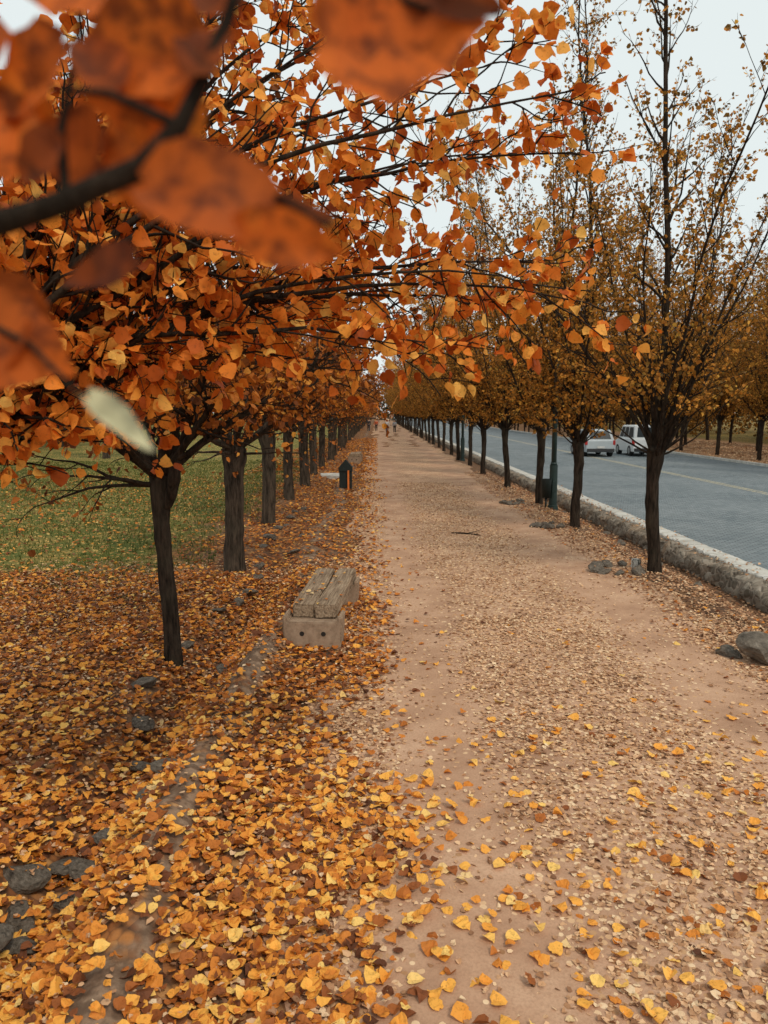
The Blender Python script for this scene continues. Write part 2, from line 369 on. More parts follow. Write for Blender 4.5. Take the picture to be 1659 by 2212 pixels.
def spreading(seed, tr, nlimb=11, lean=(0, 0), stub=False, nl=6.5):
    T = Tree(seed); top = trunk_pts(T, 2.1, lean, tr, 12, 1.35 if stub else 1.25)
    kp = lambda p: p[2] > (2.4 if stub else 2.25)
    for i in range(nlimb):
        az = i*2.4+T.r.uniform(-.3, .3); el = T.r.uniform(.3, 1.4)
        d = (math.cos(az)*math.cos(el), math.sin(az)*math.cos(el), math.sin(el))
        L = T.r.uniform(2.4, 3.5)+(2.4*(el-.7) if el > .7 else 0)
        pts = T.walk(top+np.array([d[0], d[1], 0])*tr*.5, d, L, 12, .10, .03 if el > .5 else .06)
        T.limb(pts, .05, .010, .14, .18, (.6, 1.3), (.14, (.22, .45)), nl, .85, .02, .5, kp)
    for i in range(4):
        az = T.r.uniform(0, 6.28); pts = T.walk(top-[0, 0, .1], (math.cos(az), math.sin(az), .2), 1.3, 7, .15, -.02)
        T.limb(pts, .03, .006, .3, .3, (.3, .7), (.2, (.2, .4)), 2, .8, -.04)
    if stub:
        p = T.walk(top-[0, 0, .36], (1, -.2, .30), .66, 6, .14, .40); T.tube(p, [.075, .066, .062, .066, .078, .07, .03], 9, 'wood', .10)
        for d in ((.5, 0, 1), (1, -.5, .6)): T.limb(T.walk(p[-1], d, 1.4, 7, .12, .03), .03, .006, .2, .2, (.4, .8), (.15, (.2, .4)), 8, .8, .05, .5, kp)
    return T

def poplar(seed, tr, top_h, n=13, dens=1.0, low=2.2, el0=.9, top_d=6.0):
    T = Tree(seed); h0 = 1.95; top = trunk_pts(T, h0, (T.r.uniform(-.16, .16), T.r.uniform(-.1, .1)), tr, 10, 1.3, .035)
    kp = lambda p: p[2] > low
    def nl(z):
        return dens*(10.5-top_d*min(1, max(0, (z-4.5)/6)))
    lead = T.walk(top, (T.r.uniform(-.12, .12), 0, 1), top_h-h0, 22, .055, .03)
    T.limb(lead, tr*.62, .010, .06, .17, (.8, 1.7), (.16, (.2, .5)), nl, .70, .08, .3, kp)
    for i in range(n):
        az = i*2.4+T.r.uniform(-.4, .4); el = T.r.uniform(el0, 1.38)
        d = (math.cos(az)*math.cos(el), math.sin(az)*math.cos(el), math.sin(el))
        L = T.r.uniform(2.8, min(8, top_h-4))
        pts = T.walk(top-np.array([0, 0, T.r.uniform(0, .25)]), d, L, 14, .065, .015)
        T.limb(pts, tr*.34, .007, .10, .20, (.55, 1.25), (.14, (.2, .45)), nl, .65, .07, .3, kp)
    for i in range(7):
        az = T.r.uniform(0, 6.28); pts = T.walk(top-[0, 0, .1], (math.cos(az)*.8, math.sin(az)*.8, .55), 1.3, 6, .12, .08)
        T.limb(pts, .02, .005, .25, .17, (.3, .7), (.12, (.15, .35)), 9, .7, .06, .3, kp)
    return T

LV = []
for k, (sd, tr) in enumerate([(11, .088), (12, .15), (13, .16), (14, .15)]):
    T = spreading(sd, tr, 14, (-.05, .05) if k == 0 else (0, 0), k == 0, 6 if k == 0 else 7.3); LV.append(T.meshes("spreading%d" % k, .083, DORANGE, BARK if k == 0 else BARKG, 0))
PVs = []
for k, (sd, tr, th, lo) in enumerate([(21, .10, 12.5, 2.6), (22, .095, 12.5, 2.1), (23, .105, 14, 2.1), (24, .095, 12.5, 2.1)]):
    T = poplar(sd, tr, th, 12 if k == 0 else 14, .62 if k == 0 else 1.05, lo, .92 if k == 0 else .82); PVs.append(T.meshes("poplar%d" % k, .062 if k == 0 else .070, POPLEAF, BARK, 0))

def put_tree(name, pair, x, y, rz, sc, label, cat, group, z=None):
    e = empty(name, (x, y, Hs(x, y) if z is None else z), rz, sc); tag(e, label, cat, None, group)
    obj("trunk", pair[0], e); obj("crown", pair[1], e); return e

GL = "row of orange-leaved trees beside the path"; GRr = "row of poplars between path and road"; GF = "poplars across the road"; GB = "trees beyond the lawn"
lab_l = "spreading tree with dense orange leaves beside the footpath"
ly = [8.45, 13.2, 18.9, 23.9, 28.5, 33.6]; ly += list(np.arange(38.6, 205, 5.0))
lx = [-2.30, -2.47, -2.68, -2.72, -2.65, -2.75]
for i, y in enumerate(ly):
    x = lx[i] if i < len(lx) else -2.65+R.uniform(-.12, .12)
    v = 0 if i == 0 else 1+(i*7) % 3
    put_tree("orange_tree", LV[v], x, y, 0 if i == 0 else R.uniform(0, 6.28), 1 if i == 0 else R.uniform(.98, 1.12),
             "slender dark-trunked tree with orange leaves beside the wooden bench" if i == 0 else lab_l, "tree", GL)
ry = [12.7, 17.8, 22.3, 27.5, 33.5]; ry += list(np.arange(38.5, 205, 5.0))
for i, y in enumerate(ry):
    put_tree("poplar_tree", PVs[0 if i == 0 else 1+i % 3], 4.66+R.uniform(-.08, .08), y+(0 if i < 5 else R.uniform(-.4, .4)), R.uniform(0, 6.28), 1.05 if i == 0 else R.uniform(.95, 1.12),
             "upright poplar with sparse yellow-brown leaves beside the stone ditch", "tree", GRr)
for X0, y0, y1, sc, st in ((20.9, 30, 200, 1.05, 4.6), (25.5, 36, 200, 1.2, 5.2), (31, 43, 200, 1.35, 6)):
    for y in np.arange(y0, y1, st):
        put_tree("poplar_tree", PVs[1+int(R.integers(3))], X0+R.uniform(-.6, .6), y+R.uniform(-.7, .7), R.uniform(0, 6.28), sc*R.uniform(.9, 1.15),
                 "tall yellow-brown poplar on the verge across the road", "tree", GF, .03)
for k in range(34):
    y = R.uniform(26, 150); x = -R.uniform(13, 38)
    put_tree("orange_tree", LV[1+k % 3], x, y, R.uniform(0, 6.28), R.uniform(1.2, 1.7), "broad dark-foliaged tree beyond the lawn", "tree", GB)

# --- the overhanging orange tree whose branches arch over the path
T = Tree(99); base = np.array([-2.4, 3.7, 0.]); top = trunk_pts(T, 2.15, (0, 0), .15)
ends = [(.92, 3.7, 4.05), (.85, 4.2, 3.95), (.70, 3.9, 3.46), (1.15, 4.4, 3.42), (.31, 3.9, 3.05), (.52, 4.0, 4.5), (-.53, 4.2, 2.9), (-1.42, 4.2, 2.6), (-.6, 4.2, 4.9),
        (-1.81, 4.0, 2.65), (-.9, 3.7, 3.05), (-1.29, 3.2, 3.22), (-1.1, 4.2, 5.2), (-.04, 4.3, 4.7), (.49, 4.6, 4.13), (-.17, 4.5, 3.34), (-.9, 5.2, 4.0), (-.2, 5.3, 4.6), (.2, 5.0, 3.7),
        (-1.6, 4.8, 4.6), (-2.0, 4.6, 3.6), (-3.6, 4.8, 4.5), (-4.4, 3.6, 4.2), (-3.8, 2.4, 4.0), (-2.6, 3.4, 5.8), (-2.2, 5.6, 5.0),
        (-.6, 5.6, 5.6), (-1.4, 5.8, 5.7), (-1.2, 4.9, 5.3), (.1, 5.4, 5.4), (-2.4, 5.2, 5.6), (-.7, 4.6, 4.3), (-1.6, 4.2, 4.2), (1.0, 4.8, 3.7), (.8, 5.0, 4.2), (.6, 4.6, 3.2),
        (-.8, 4.5, 4.9), (-.35, 4.8, 5.1), (-1.3, 4.4, 4.7), (-.9, 5.0, 5.5)]
cam = np.array([0, 0, 2.72])
def keep0(p):
    w = p+base; return (w[1] > 2.35 or w[0] < -2.6) and np.linalg.norm(w-cam) > 2.3 and w[2] > (2.72 if w[0] > -.1 else 2.25)
for e_ in ends:
    e_ = np.array(e_)-base; s0 = top+T.r.normal(0, .05, 3)*[1, 1, 0]
    ctrl = s0+(e_-s0)*.35+np.array([0, 0, max(.25, .30*np.linalg.norm((e_-s0)[:2])*(1 if e_[2] > 1.2 else .8))])
    tt = np.linspace(0, 1, 16)[:, None]
    pts = (1-tt)**2*s0+2*tt*(1-tt)*ctrl+tt**2*e_
    pts[1:] += np.cumsum(T.r.normal(0, .018, (15, 3)), axis=0)
    T.limb(pts, .032, .004, .2, .15, (.35, .80), (.115, (.14, .34)), 4.0, .75, .02, .55, keep0, 7)
pr = T.meshes("overhang", .076, ORANGE, BARK, 2, lambda P: np.linalg.norm(P+base-cam, axis=1) > 2.3, 1.06, .3)
put_tree("orange_tree", pr, base[0], base[1], 0, 1, "tree with bright orange leaves on branches arching over the path", "tree", GL, 0)

# --- tree at the photographer's elbow, one limb with big leaves hangs close by
T = Tree(5); base = np.array([-2.3, -1.3, 0.]); top = trunk_pts(T, 2.15, (0, 0), .15)
for d in ((-1, -.3, .8), (-.8, -.9, .6), (-.2, -1, .9), (-1, .3, .5), (-.5, -.3, 1.2)):
    pts = T.walk(top, d, 2.8, 10, .1, .03); T.limb(pts, .05, .01, .2, .25, (.5, 1.1), (.16, (.2, .45)), 8, .8, .02)
main = np.array([(-2.3, -1.3, 2.15), (-1.7, -.8, 2.55), (-1.0, -.2, 2.74), (-.5, .25, 2.79), (-.27, .40, 2.806), (-.205, .41, 2.811), (-.15, .39, 2.820), (-.108, .375, 2.832), (-.090, .375, 2.850), (-.078, .375, 2.872), (-.066, .375, 2.898), (-.056, .375, 2.93), (-.04, .38, 2.98)])-base
T.tube(main, [.05, .04, .028, .018, .0078, .0070, .0062, .0054, .0044, .0038, .0032, .0026, .002], 8, 'wood', .05)
T.tube(np.array([(-.108, .375, 2.832), (-.085, .37, 2.826), (-.05, .36, 2.818), (-.02, .35, 2.80)])-base, [.0035, .0028, .002, .0012], 5)
T.tube(np.array([(-.15, .39, 2.820), (-.158, .41, 2.86), (-.15, .42, 2.91), (-.15, .42, 2.96)])-base, [.003, .0022, .0018, .0012], 5)
T.tube(np.array([(-.3, .40, 2.805), (-.22, .41, 2.775), (-.18, .41, 2.755), (-.15, .40, 2.727)])-base, [.0025, .002, .0018, .001], 5)
T.tube(np.array([(-.056, .375, 2.93), (-.02, .37, 2.915), (.02, .37, 2.898), (.048, .37, 2.897), (.056, .37, 2.896)])-base, [.0024, .002, .0018, .0028, .001], 5)
T.tube(np.array([(-.090, .375, 2.850), (-.12, .37, 2.862), (-.15, .38, 2.868)])-base, [.0028, .002, .0012], 5)
# leaf base, direction, size, tint, width, fold
near = [((-.026, .37, 2.883), (.97, .1, .10), .076, .56, .95, .35), ((-.022, .385, 2.91), (.9, .2, .05), .062, .35, .8, .4), ((.022, .36, 2.900), (.8, .1, -.1), .036, .02, .6, .3),
        ((-.080, .395, 2.888), (-.97, .1, .04), .064, .55, .80, .3), ((-.080, .40, 2.868), (-.9, .1, -.05), .056, .66, .75, .4), ((-.100, .41, 2.868), (-.62, .1, -.45), .058, .60, .85, .3),
        ((-.100, .345, 2.820), (.94, .1, -.26), .086, .42, .50, .35), ((-.075, .36, 2.812), (.97, .2, -.10), .058, .12, .5, .4), ((-.06, .34, 2.798), (.9, .1, -.2), .05, .58, .45, .4),
        ((-.218, .41, 2.770), (.9, .05, -.42), .064, .52, .80, .3), ((-.20, .42, 2.79), (.5, .2, -.7), .045, .20, .7, .4), ((-.19, .42, 2.778), (-.4, .2, -.7), .05, .30, .8, .4),
        ((-.120, .41, 2.93), (-.95, .2, -.10), .062, .50, .8, .35), ((-.155, .42, 2.905), (-.7, .2, -.6), .055, .48, .85, .3), ((-.15, .42, 2.955), (-.7, .2, .1), .065, .30, .85, .3),
        ((-.185, .42, 2.84), (-.1, .2, .95), .046, .6, .85, .3), ((-.125, .42, 2.80), (-.9, .1, -.3), .045, .08, .6, .3), ((-.07, .42, 2.92), (-.6, .1, .6), .042, .10, .7, .3),
        ((-.19, .41, 2.822), (-.9, .1, .15), .04, .08, .7, .3), ((-.11, .43, 2.90), (-.3, .1, .9), .052, .30, .8, .4), ((-.20, .42, 2.885), (-.2, .3, .85), .052, .42, .85, .3),
        ((-.10, .43, 2.885), (-.9, .1, -.5), .055, .12, .8, .4), ((-.13, .43, 2.862), (.2, .2, -.95), .042, .55, .8, .4), ((-.17, .43, 2.875), (-.7, .2, -.3), .05, .62, .8, .3), ((-.14, .42, 2.85), (-.8, .2, .3), .045, .3, .8, .3),
        ((-.12, .385, 2.868), (-.5, .1, .5), .034, .2, .7, .5), ((-.085, .37, 2.87), (.5, .1, .5), .03, .1, .7, .5), ((-.15, .385, 2.85), (-.4, .1, -.4), .032, .15, .7, .5)]
V = []; F = []; nr = []; off = 0
for j, a in enumerate(near):
    nn = (np.array([0., -1, .1])+T.r.normal(0, .26, 3))[None]
    v, f, q = leaf_geo(np.array([a[0]])-base, np.array([a[1]], float), nn, np.array([a[2]]), T.r, 2, a[5], .4, a[4]*1.1, .04)
    V.append(v); F.append(f+off); off += len(v); nr += list(np.clip(a[3]+T.r.normal(0, .06, q), 0, 1))
nV = np.concatenate(V); nF = np.concatenate(F); nr = np.array(nr)
eV, eF, q2 = leaf_geo(np.array([(-.148, .40, 2.727)])-base, np.array([(.75, 0, -.68)]), np.array([(.3, -.6, .7)]), np.array([.044]), T.r, 2, .1, .1, .38)
wood = np_mesh("elbow_trunk", np.concatenate(T.wood[0]), np.concatenate(T.wood[1]), 4, BARK, True)
P = np.array(T.lp); D = np.array(T.ld); m = np.linalg.norm(P+base-cam, axis=1) > 2.2; P = P[m]; D = D[m]
V1, F1, q1 = leaf_geo(P, D, T.r.normal(0, 1, P.shape), T.r.uniform(.05, .1, len(P)), T.r, 1)
TV = np.concatenate(T.twig[0]); TF = np.concatenate(T.twig[1])
AV = np.concatenate([nV, eV, V1, TV]); o1 = len(nV); o2 = o1+len(eV); o3 = o2+len(V1)
AF = np.concatenate([nF, eF+o1, F1+o2, TF+o3]); mi = np.concatenate([np.zeros(len(nF)), np.full(len(eF), 2), np.zeros(len(F1)), np.ones(len(TF))])
fa = np.concatenate([nr, np.ones(len(eF)), np.repeat(T.r.uniform(0, 1, len(P)), q1), np.zeros(len(TF))])
PALE = simple("pale_leaf", (.42, .39, .23), .6, 0, .4, 90)
crown = np_mesh("elbow_crown", AV, AF, 4, [BIGL, BARKD, PALE], True, fa, mi)
put_tree("orange_tree", (wood, crown), base[0], base[1], 0, 1, "tree reaching a close leafy orange bough over the path edge", "tree", GL, 0)

# ---------------------------------------------------------------- distant wood
def wood_mass(nb, n1, fx, fy, h0, h1, mat, label, s0=.35, s1=.9, rr=(2.5, 4.5)):
    bx = fx(nb); by = fy(nb); hh = R.uniform(h0, h1, nb)
    C = np.stack([bx, by, hh*.5], 1); q = R.normal(0, 1, (nb, n1, 3)); q /= np.linalg.norm(q, axis=2, keepdims=True); q *= R.uniform(.5, 1, (nb, n1, 1))
    P = (C[:, None]+q*np.stack([R.uniform(*rr, nb), R.uniform(*rr, nb), hh*.55], 1)[:, None]).reshape(-1, 3); P = P[P[:, 2] > 0]
    Vd, Fd, qd = leaf_geo(P, R.normal(0, 1, P.shape), R.normal(0, 1, P.shape), R.uniform(s0, s1, len(P)), R, 0)
    tag(obj("distant_wood", np_mesh("distant_wood", Vd, Fd, 4, mat, False, np.repeat(R.uniform(0, 1, len(P)), qd))), label, "wood", "stuff")
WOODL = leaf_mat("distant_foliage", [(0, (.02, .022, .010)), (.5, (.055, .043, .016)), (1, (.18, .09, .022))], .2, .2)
WOODR = leaf_mat("distant_brown_foliage", [(0, (.06, .038, .012)), (.4, (.21, .10, .022)), (.8, (.44, .19, .032)), (1, (.60, .31, .055))], .3, .2)
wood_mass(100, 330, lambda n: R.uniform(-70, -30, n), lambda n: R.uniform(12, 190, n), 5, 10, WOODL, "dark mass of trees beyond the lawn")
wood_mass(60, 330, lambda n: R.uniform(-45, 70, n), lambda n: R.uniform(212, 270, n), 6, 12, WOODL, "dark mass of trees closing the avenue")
wood_mass(170, 700, lambda n: R.uniform(35, 58, n), lambda n: 40+R.uniform(0, 1, n)**1.3*175, 8, 19, WOODR, "brown autumn wood beyond the road", .18, .42, (2, 3.6))

# ---------------------------------------------------------------- stones
t = NT("brown_stone"); g = t.pos(obj=True); n_ = t.noise(g, 6, 6, .65)
t.out(t.ramp(n_, [(.3, (.06, .05, .04)), (.55, (.165, .138, .11)), (.8, (.31, .265, .215))]), .9, t.bump(n_, .9, .04), 0, .1); STONE = t.m
rocks = []
for k in range(5):
    bm = bmesh.new(); bmesh.ops.create_icosphere(bm, subdivisions=3, radius=.5)
    rr = np.random.default_rng(40+k); ax = rr.normal(0, 1, (16, 3)); ax /= np.linalg.norm(ax, axis=1, keepdims=True); dd = rr.uniform(.24, .42, 16)
    for v in bm.verts:
        p = np.array(v.co)
        for A, d_ in zip(ax, dd):
            s_ = p@A
            if s_ > d_: p = p-A*(s_-d_)*.97
        v.co = Vector(p*1.15*(1+.04*math.sin(p[0]*19+k)*math.sin(p[1]*17))+rr.normal(0, .006, 3))
    rocks.append(bm_mesh("stone%d" % k, bm, STONE, False))
SL = []
def stone(x, y, s, label, group, flat=.55, dz=0):
    o = obj("stone", rocks[int(R.integers(5))], None, (x, y, Hs(x, y)+s*flat*.2+dz), (R.uniform(-.3, .3), R.uniform(-.3, .3), R.uniform(0, 6.28)), (s*R.uniform(.85, 1.35), s*R.uniform(.75, 1.1), s*flat*R.uniform(.8, 1.2)))
    tag(o, label, "stone", None, group); SL.append((x, y, s))
GS = "stones lining the leafy gully"; lg = "grey-brown stone half buried in leaves along the gully"
for x, y, s in ((-2.08, 4.2, .24), (-1.88, 4.36, .22), (-2.2, 4.5, .30), (-1.86, 4.66, .2), (-2.05, 4.8, .26), (-1.85, 5.0, .18), (-1.62, 5.7, .24), (-1.98, 6.2, .2), (-2.15, 3.85, .28), (-1.66, 5.3, .16), (-2.3, 4.15, .22), (-1.98, 4.0, .18)):
    stone(x, y, s, lg, GS, .5, .02)
for y in np.arange(6.8, 22, .75):
    stone(float(GX(y))+R.choice([-.36, .32])+R.normal(0, .10), y+R.uniform(-.2, .2), R.uniform(.18, .32), lg, GS, .5, .0)
for by_, sc in ((13.2, 1.0), (18.4, .8), (23, .8)):
    for j in range(8):
        a = math.pi*(.45+1.1*j/7)
        stone(4.20+.45*math.cos(a)+R.normal(0, .04), by_-.2+.34*math.sin(a), R.uniform(.20, .36)*sc, "rough brown stone in the tree-pit edging", "stones edging the tree pits", .55, .02)
stone(4.26, 8.25, .60, "large dark boulder on the path edge by the ditch", "boulders by the ditch", .6, .03)
stone(3.98, 8.45, .28, "dark rough stone beside the ditch", "boulders by the ditch", .6)
stone(4.62, 8.5, .45, "dark rough stone beside the ditch", "boulders by the ditch", .6)
for y in np.arange(6, 26, 2.1): stone(5.4+R.uniform(-.2, .2), y, R.uniform(.15, .32), "stone lying in the leafy ditch bottom", "stones in the ditch", .5)
SL = np.array(SL)
def nostone(x, y):
    k = np.ones_like(x)
    for sx_, sy, s in SL: k = np.where((x-sx_)**2+(y-sy)**2 < (s*.48)**2, .16, k)
    return k
def slab(x, y, w, d, h, rz, label):
    bm = bmesh.new(); box(bm, -w/2, w/2, -d/2, d/2, 0, h, .025); bmesh.ops.subdivide_edges(bm, edges=bm.edges, cuts=2)
    for v in bm.verts: v.co += Vector(R.normal(0, .006, 3))
    tag(obj("stone_slab", bm_mesh("stone_slab", bm, CONC), None, (x, y, Hs(x, y)-.02), (0.05, 0, rz)), label, "stone slab", None, "slabs crossing the gullies")
slab(-1.9, 33, 1.0, .8, .20, .1, "flat concrete slab bridging the gully"); slab(4.45, 13.05, .14, .10, .19, .15, "upright pale marker stone in the pit edging")

# ---------------------------------------------------------------- fallen leaves
def scatter(n, x0, x1, y0, y1, prob):
    x = R.uniform(x0, x1, n); y = R.uniform(y0, y1, n)
    m = (R.uniform(0, 1, n) < prob(x, y)) & (x > -.56*y-1.8) & (x < .56*y+1.8)
    x = x[m]; y = y[m]; m = R.uniform(0, 1, len(x)) < nostone(x, y)
    return x[m], y[m]
def lay(x, y, s0, s1, hi, lift=.03, tilt=.32, cur=.5):
    n = len(x); a = R.uniform(0, 6.283, n)
    D = np.stack([np.cos(a), np.sin(a), R.normal(0, tilt*.5, n)], 1)
    N = np.stack([R.normal(0, tilt, n), R.normal(0, tilt, n), np.where(R.uniform(0, 1, n) < .6, 1., -1.)], 1)
    s = s0+(s1-s0)*R.beta(1.5, 2.2, n)
    z = H(x, y)+.010+R.uniform(0, lift, n)+s*.12
    for sx_, sy, s_ in SL:   # leaves caught on top of stones
        z = np.where((x-sx_)**2+(y-sy)**2 < (s_*.45)**2, z+s_*.30, z)
    return leaf_geo(np.stack([x, y, z], 1), D, N, s, R, hi, .3, cur, 1.0, .035)
def joinleaf(parts, biases, name, mat, label):
    V = []; F = []; fa = []; off = 0
    for (v, f, q), b in zip(parts, biases):
        V.append(v); F.append(f+off); off += len(v); n = len(f)//q
        fa.append(np.repeat(np.clip(b(n), 0, 1), q))
    tag(obj(name, np_mesh(name, np.concatenate(V), np.concatenate(F), 4, mat, False, np.concatenate(fa))), label, "fallen leaves", "stuff")
    print(name, sum(len(f) for f in F))
def lown(x, y, s, ph=0): return .5+.25*np.sin(x*s+ph+1.7*np.sin(y*s*.7))+.25*np.sin(y*s*1.3+ph*2+np.sin(x*s*1.1))
def ridge(x, y): return np.exp(-((x-GX(y)-.66)/.16)**4)*(lown(x, y, 2.3, 2) > .33)*(1-.6*sst((y-7)/5))
def pL(x, y):
    edge = 1-.98*sst((x+.55+.35*(lown(x, y, 1.7)-.5)*2)/.85)
    lawn = sst((-3.0-x+(lown(x, y, 1.1)-.5)*3)/1.5)*sst((y-11.5)/3)
    return edge*(1-.80*lawn)*(.70+.30*lown(x, y, 2.7)*lown(x, y, 5.1, 3)*1.6).clip(0, 1)*(1-.86*ridge(x, y))
def band(x):
    return np.interp(x, [-1, -.1, .25, .75, 1.2, 2.7, 3.2, 3.75, 4.3, 5], [.9, .7, .08, .08, .85, .8, .09, .13, .8, .8])
def pS(x, y):
    return band(x+.45*(lown(x, y, .7)-.5))*(.45+.55*lown(x, y, 3.1, 1))
a0 = scatter(18500, -4.8, .8, 1.8, 5.5, pL); a = scatter(33000, -7.5, .8, 5.5, 13, pL); b = scatter(28000, -13, .5, 13, 34, pL); c = scatter(9000, -6, 0, 34, 80, lambda x, y: .8*np.ones_like(x))
y0_ = scatter(1500, -4.8, .4, 1.8, 7, pL)
parts = [lay(*a0, .032, .100, 2), lay(*a, .035, .095, 1), lay(*b, .055, .10, 0), lay(*c, .09, .16, 0), lay(*y0_, .06, .105, 2, .05)]
joinleaf(parts, [lambda n: R.beta(1.3, 1.3, n), lambda n: R.beta(1.3, 1.75, n), lambda n: R.beta(1.3, 1.8, n), lambda n: R.uniform(.1, .75, n), lambda n: R.uniform(.7, .95, n)], "fallen_leaves", LITTER, "thick carpet of orange and brown leaves under the trees")
a = scatter(72000, -.4, 4.9, 1.8, 10, pS); b = scatter(46000, -.6, 5, 10, 30, pS)
d = scatter(9500, 3.9, 5.85, 4, 35, lambda x, y: .9*np.ones_like(x)); e2 = scatter(28000, -6, -.1, 1.8, 14, pL)
k = scatter(1600, 5.88, 6.5, 5, 30, lambda x, y: .9*(x < 6.15)+.25); vk = lay(*k, .03, .07, 0, .005); vk[0][:, 2] = np.where(vk[0][:, 2] < .08, vk[0][:, 2]+np.where(vk[0][:, 0] < 6.1, .11, .155), vk[0][:, 2])
joinleaf([lay(*a, .018, .055, 0, .006, .3), lay(*b, .03, .06, 0, .006, .3), lay(*d, .03, .07, 0, .02), lay(*e2, .02, .055, 0, .03), vk], [lambda n: R.beta(1.6, 1.4, n), lambda n: R.beta(1.6, 1.4, n), lambda n: R.beta(1, 2.4, n), lambda n: R.beta(1.4, 1.6, n), lambda n: R.beta(1, 1.6, n)], "leaf_litter", DRYLEAF, "small dry tan leaves scattered over the dirt path")
c = scatter(5600, -.2, 4.9, 1.8, 10, lambda x, y: np.clip(.85-(y-2)/6, .05, 1)*(.25+.75*pS(x, y)))
c2 = scatter(2500, -.3, 1.2, 2, 20, lambda x, y: .35*np.exp(-np.clip(x, 0, 9)/.3))
c3 = scatter(1200, 3.8, 5.6, 6, 30, lambda x, y: .7+0*x)
c4 = scatter(800, 0, 4.6, 1.8, 7, lambda x, y: np.clip(1-(y-2)/6, .1, 1))
joinleaf([lay(*c, .035, .095, 2, .01, .3), lay(*c2, .05, .09, 1, .01, .3), lay(*c3, .05, .08, 0, .01, .3), lay(*c4, .06, .115, 2, .02, .3)], [lambda n: R.beta(1.4, 1.1, n), lambda n: R.beta(1.4, 1.2, n), lambda n: R.beta(1, 2, n), lambda n: R.uniform(.7, .97, n)], "fallen_leaves", LITTER, "large yellow and brown leaves scattered over the dirt path")
a = scatter(16000, 19.6, 30, 30, 90, lambda x, y: .7*np.ones_like(x))
joinleaf([lay(*a, .09, .17, 0, .02)], [lambda n: R.beta(2, 1.6, n)], "leaf_litter", DRYLEAF, "tan leaves covering the verge across the road")

# grass
n = 80000; x = R.uniform(-20, -3, n); y = 11+R.uniform(0, 1, n)**1.5*32
m = (R.uniform(0, 1, n) < (1-pL(x, y))*.85) & (x > -.56*y-1.8); x = x[m]; y = y[m]; n = len(x)
z = H(x, y); a = R.uniform(0, 6.28, n); h = R.uniform(.04, .09, n); w = .006+.0005*y
dx = np.cos(a)*w; dy = np.sin(a)*w; lx_ = R.normal(0, .025, n); ly_ = R.normal(0, .025, n)
V = np.stack([np.stack([x-dx, y-dy, z], 1), np.stack([x+dx, y+dy, z], 1), np.stack([x+lx_, y+ly_, z+h], 1)], 1).reshape(-1, 3)
GRASS = leaf_mat("grass_blade", [(0, (.055, .075, .015)), (.6, (.13, .15, .035)), (1, (.30, .26, .08))], .3, .2)
tag(obj("grass", np_mesh("grass", V, np.arange(n*3).reshape(-1, 3), 3, GRASS, False, R.uniform(0, 1, n))), "short yellow-green lawn grass between fallen leaves", "grass", "stuff")

# ---------------------------------------------------------------- bench
t = NT("weathered_wood"); g = t.pos((16, .9, 16), obj=True); n_ = t.noise(g, 2.2, 7, .7)
col = t.ramp(n_, [(.30, (.045, .032, .024)), (.45, (.25, .175, .115)), (.7, (.49, .365, .25))])
t.out(col, .9, t.bump(n_, 1.0, .02), 0, .1); WOOD = t.m
t = NT("tan_concrete"); g = t.pos(obj=True); n_ = t.noise(g, 9, 6, .7)
t.out(t.ramp(n_, [(.3, (.20, .135, .09)), (.55, (.34, .24, .165)), (.8, (.46, .34, .245))]), .9, t.bump(n_, .5, .01), 0, .15); RCONC = t.m
HOLE = simple("hole_shade", (.02, .015, .012), .9)  # dark colour standing in for the shade inside the leg's holes
def leg_mesh():
    bm = bmesh.new(); w = .35
    pr_ = [(-w*.93, -.05), (w*.93, -.05), (w, .40), (w-.05, .405), (w-.06, .335), (-w+.06, .335), (-w+.05, .405), (-w, .40)]
    f = bm.faces.new([bm.verts.new((x, -.16, z)) for x, z in pr_]); r = bmesh.ops.extrude_face_region(bm, geom=[f])
    for v in r['geom']:
        if isinstance(v, bmesh.types.BMVert): v.co.y += .34
    bmesh.ops.recalc_face_normals(bm, faces=bm.faces); bmesh.ops.bevel(bm, geom=list(bm.edges), offset=.014, segments=2, affect='EDGES')
    return bm_mesh("bench_leg", bm, RCONC)
def beam_mesh(k):
    rr = np.random.default_rng(k); bm = bmesh.new(); bmesh.ops.create_cube(bm, size=1)
    bmesh.ops.scale(bm, vec=(.265, 2.15, .16), verts=bm.verts)
    bmesh.ops.bevel(bm, geom=list(bm.edges), offset=.016, segments=2, affect='EDGES')
    es = [e for e in bm.edges if abs(e.verts[0].co.y-e.verts[1].co.y) > .5]
    bmesh.ops.subdivide_edges(bm, edges=es, cuts=18, use_grid_fill=True)
    for v in bm.verts: v.co += Vector((.005*math.sin(v.co.y*5+k)+rr.normal(0, .002), rr.normal(0, .004), .004*math.sin(v.co.y*4+2*k)+rr.normal(0, .002)))
    return bm_mesh("bench_beam", bm, WOOD)
LEG = leg_mesh(); BEAMS = [beam_mesh(1), beam_mesh(2)]
bm = bmesh.new(); cyl(bm, (0, -.002, 0), (0, .03, 0), .028, seg=14); HOLE_DISC = bm_mesh("shade_disc", bm, HOLE)  # slightly raised dark disc imitating a shaded hole; nothing is cut
def bench(x, y, rz, label):
    e = empty("park_bench", (x, y, Hs(x, y)-.02), rz); tag(e, label, "bench", None, "benches along the path")
    for yy in (0, 1.9):
        l = obj("leg", LEG, e, (0, yy, 0))
        if yy == 0:
            for xx in (-.12, .13): obj("hole_shade_disc", HOLE_DISC, l, (xx, -.160, .20))
    obj("seat_beam", BEAMS[0], e, (-.146, 1.12, .416), (0, .03, .010)); obj("seat_beam", BEAMS[1], e, (.146, 1.08, .422), (0, -.03, -.008))
bench(-.74, 8.85, -.07, "weathered timber bench on tan concrete blocks beside the path")
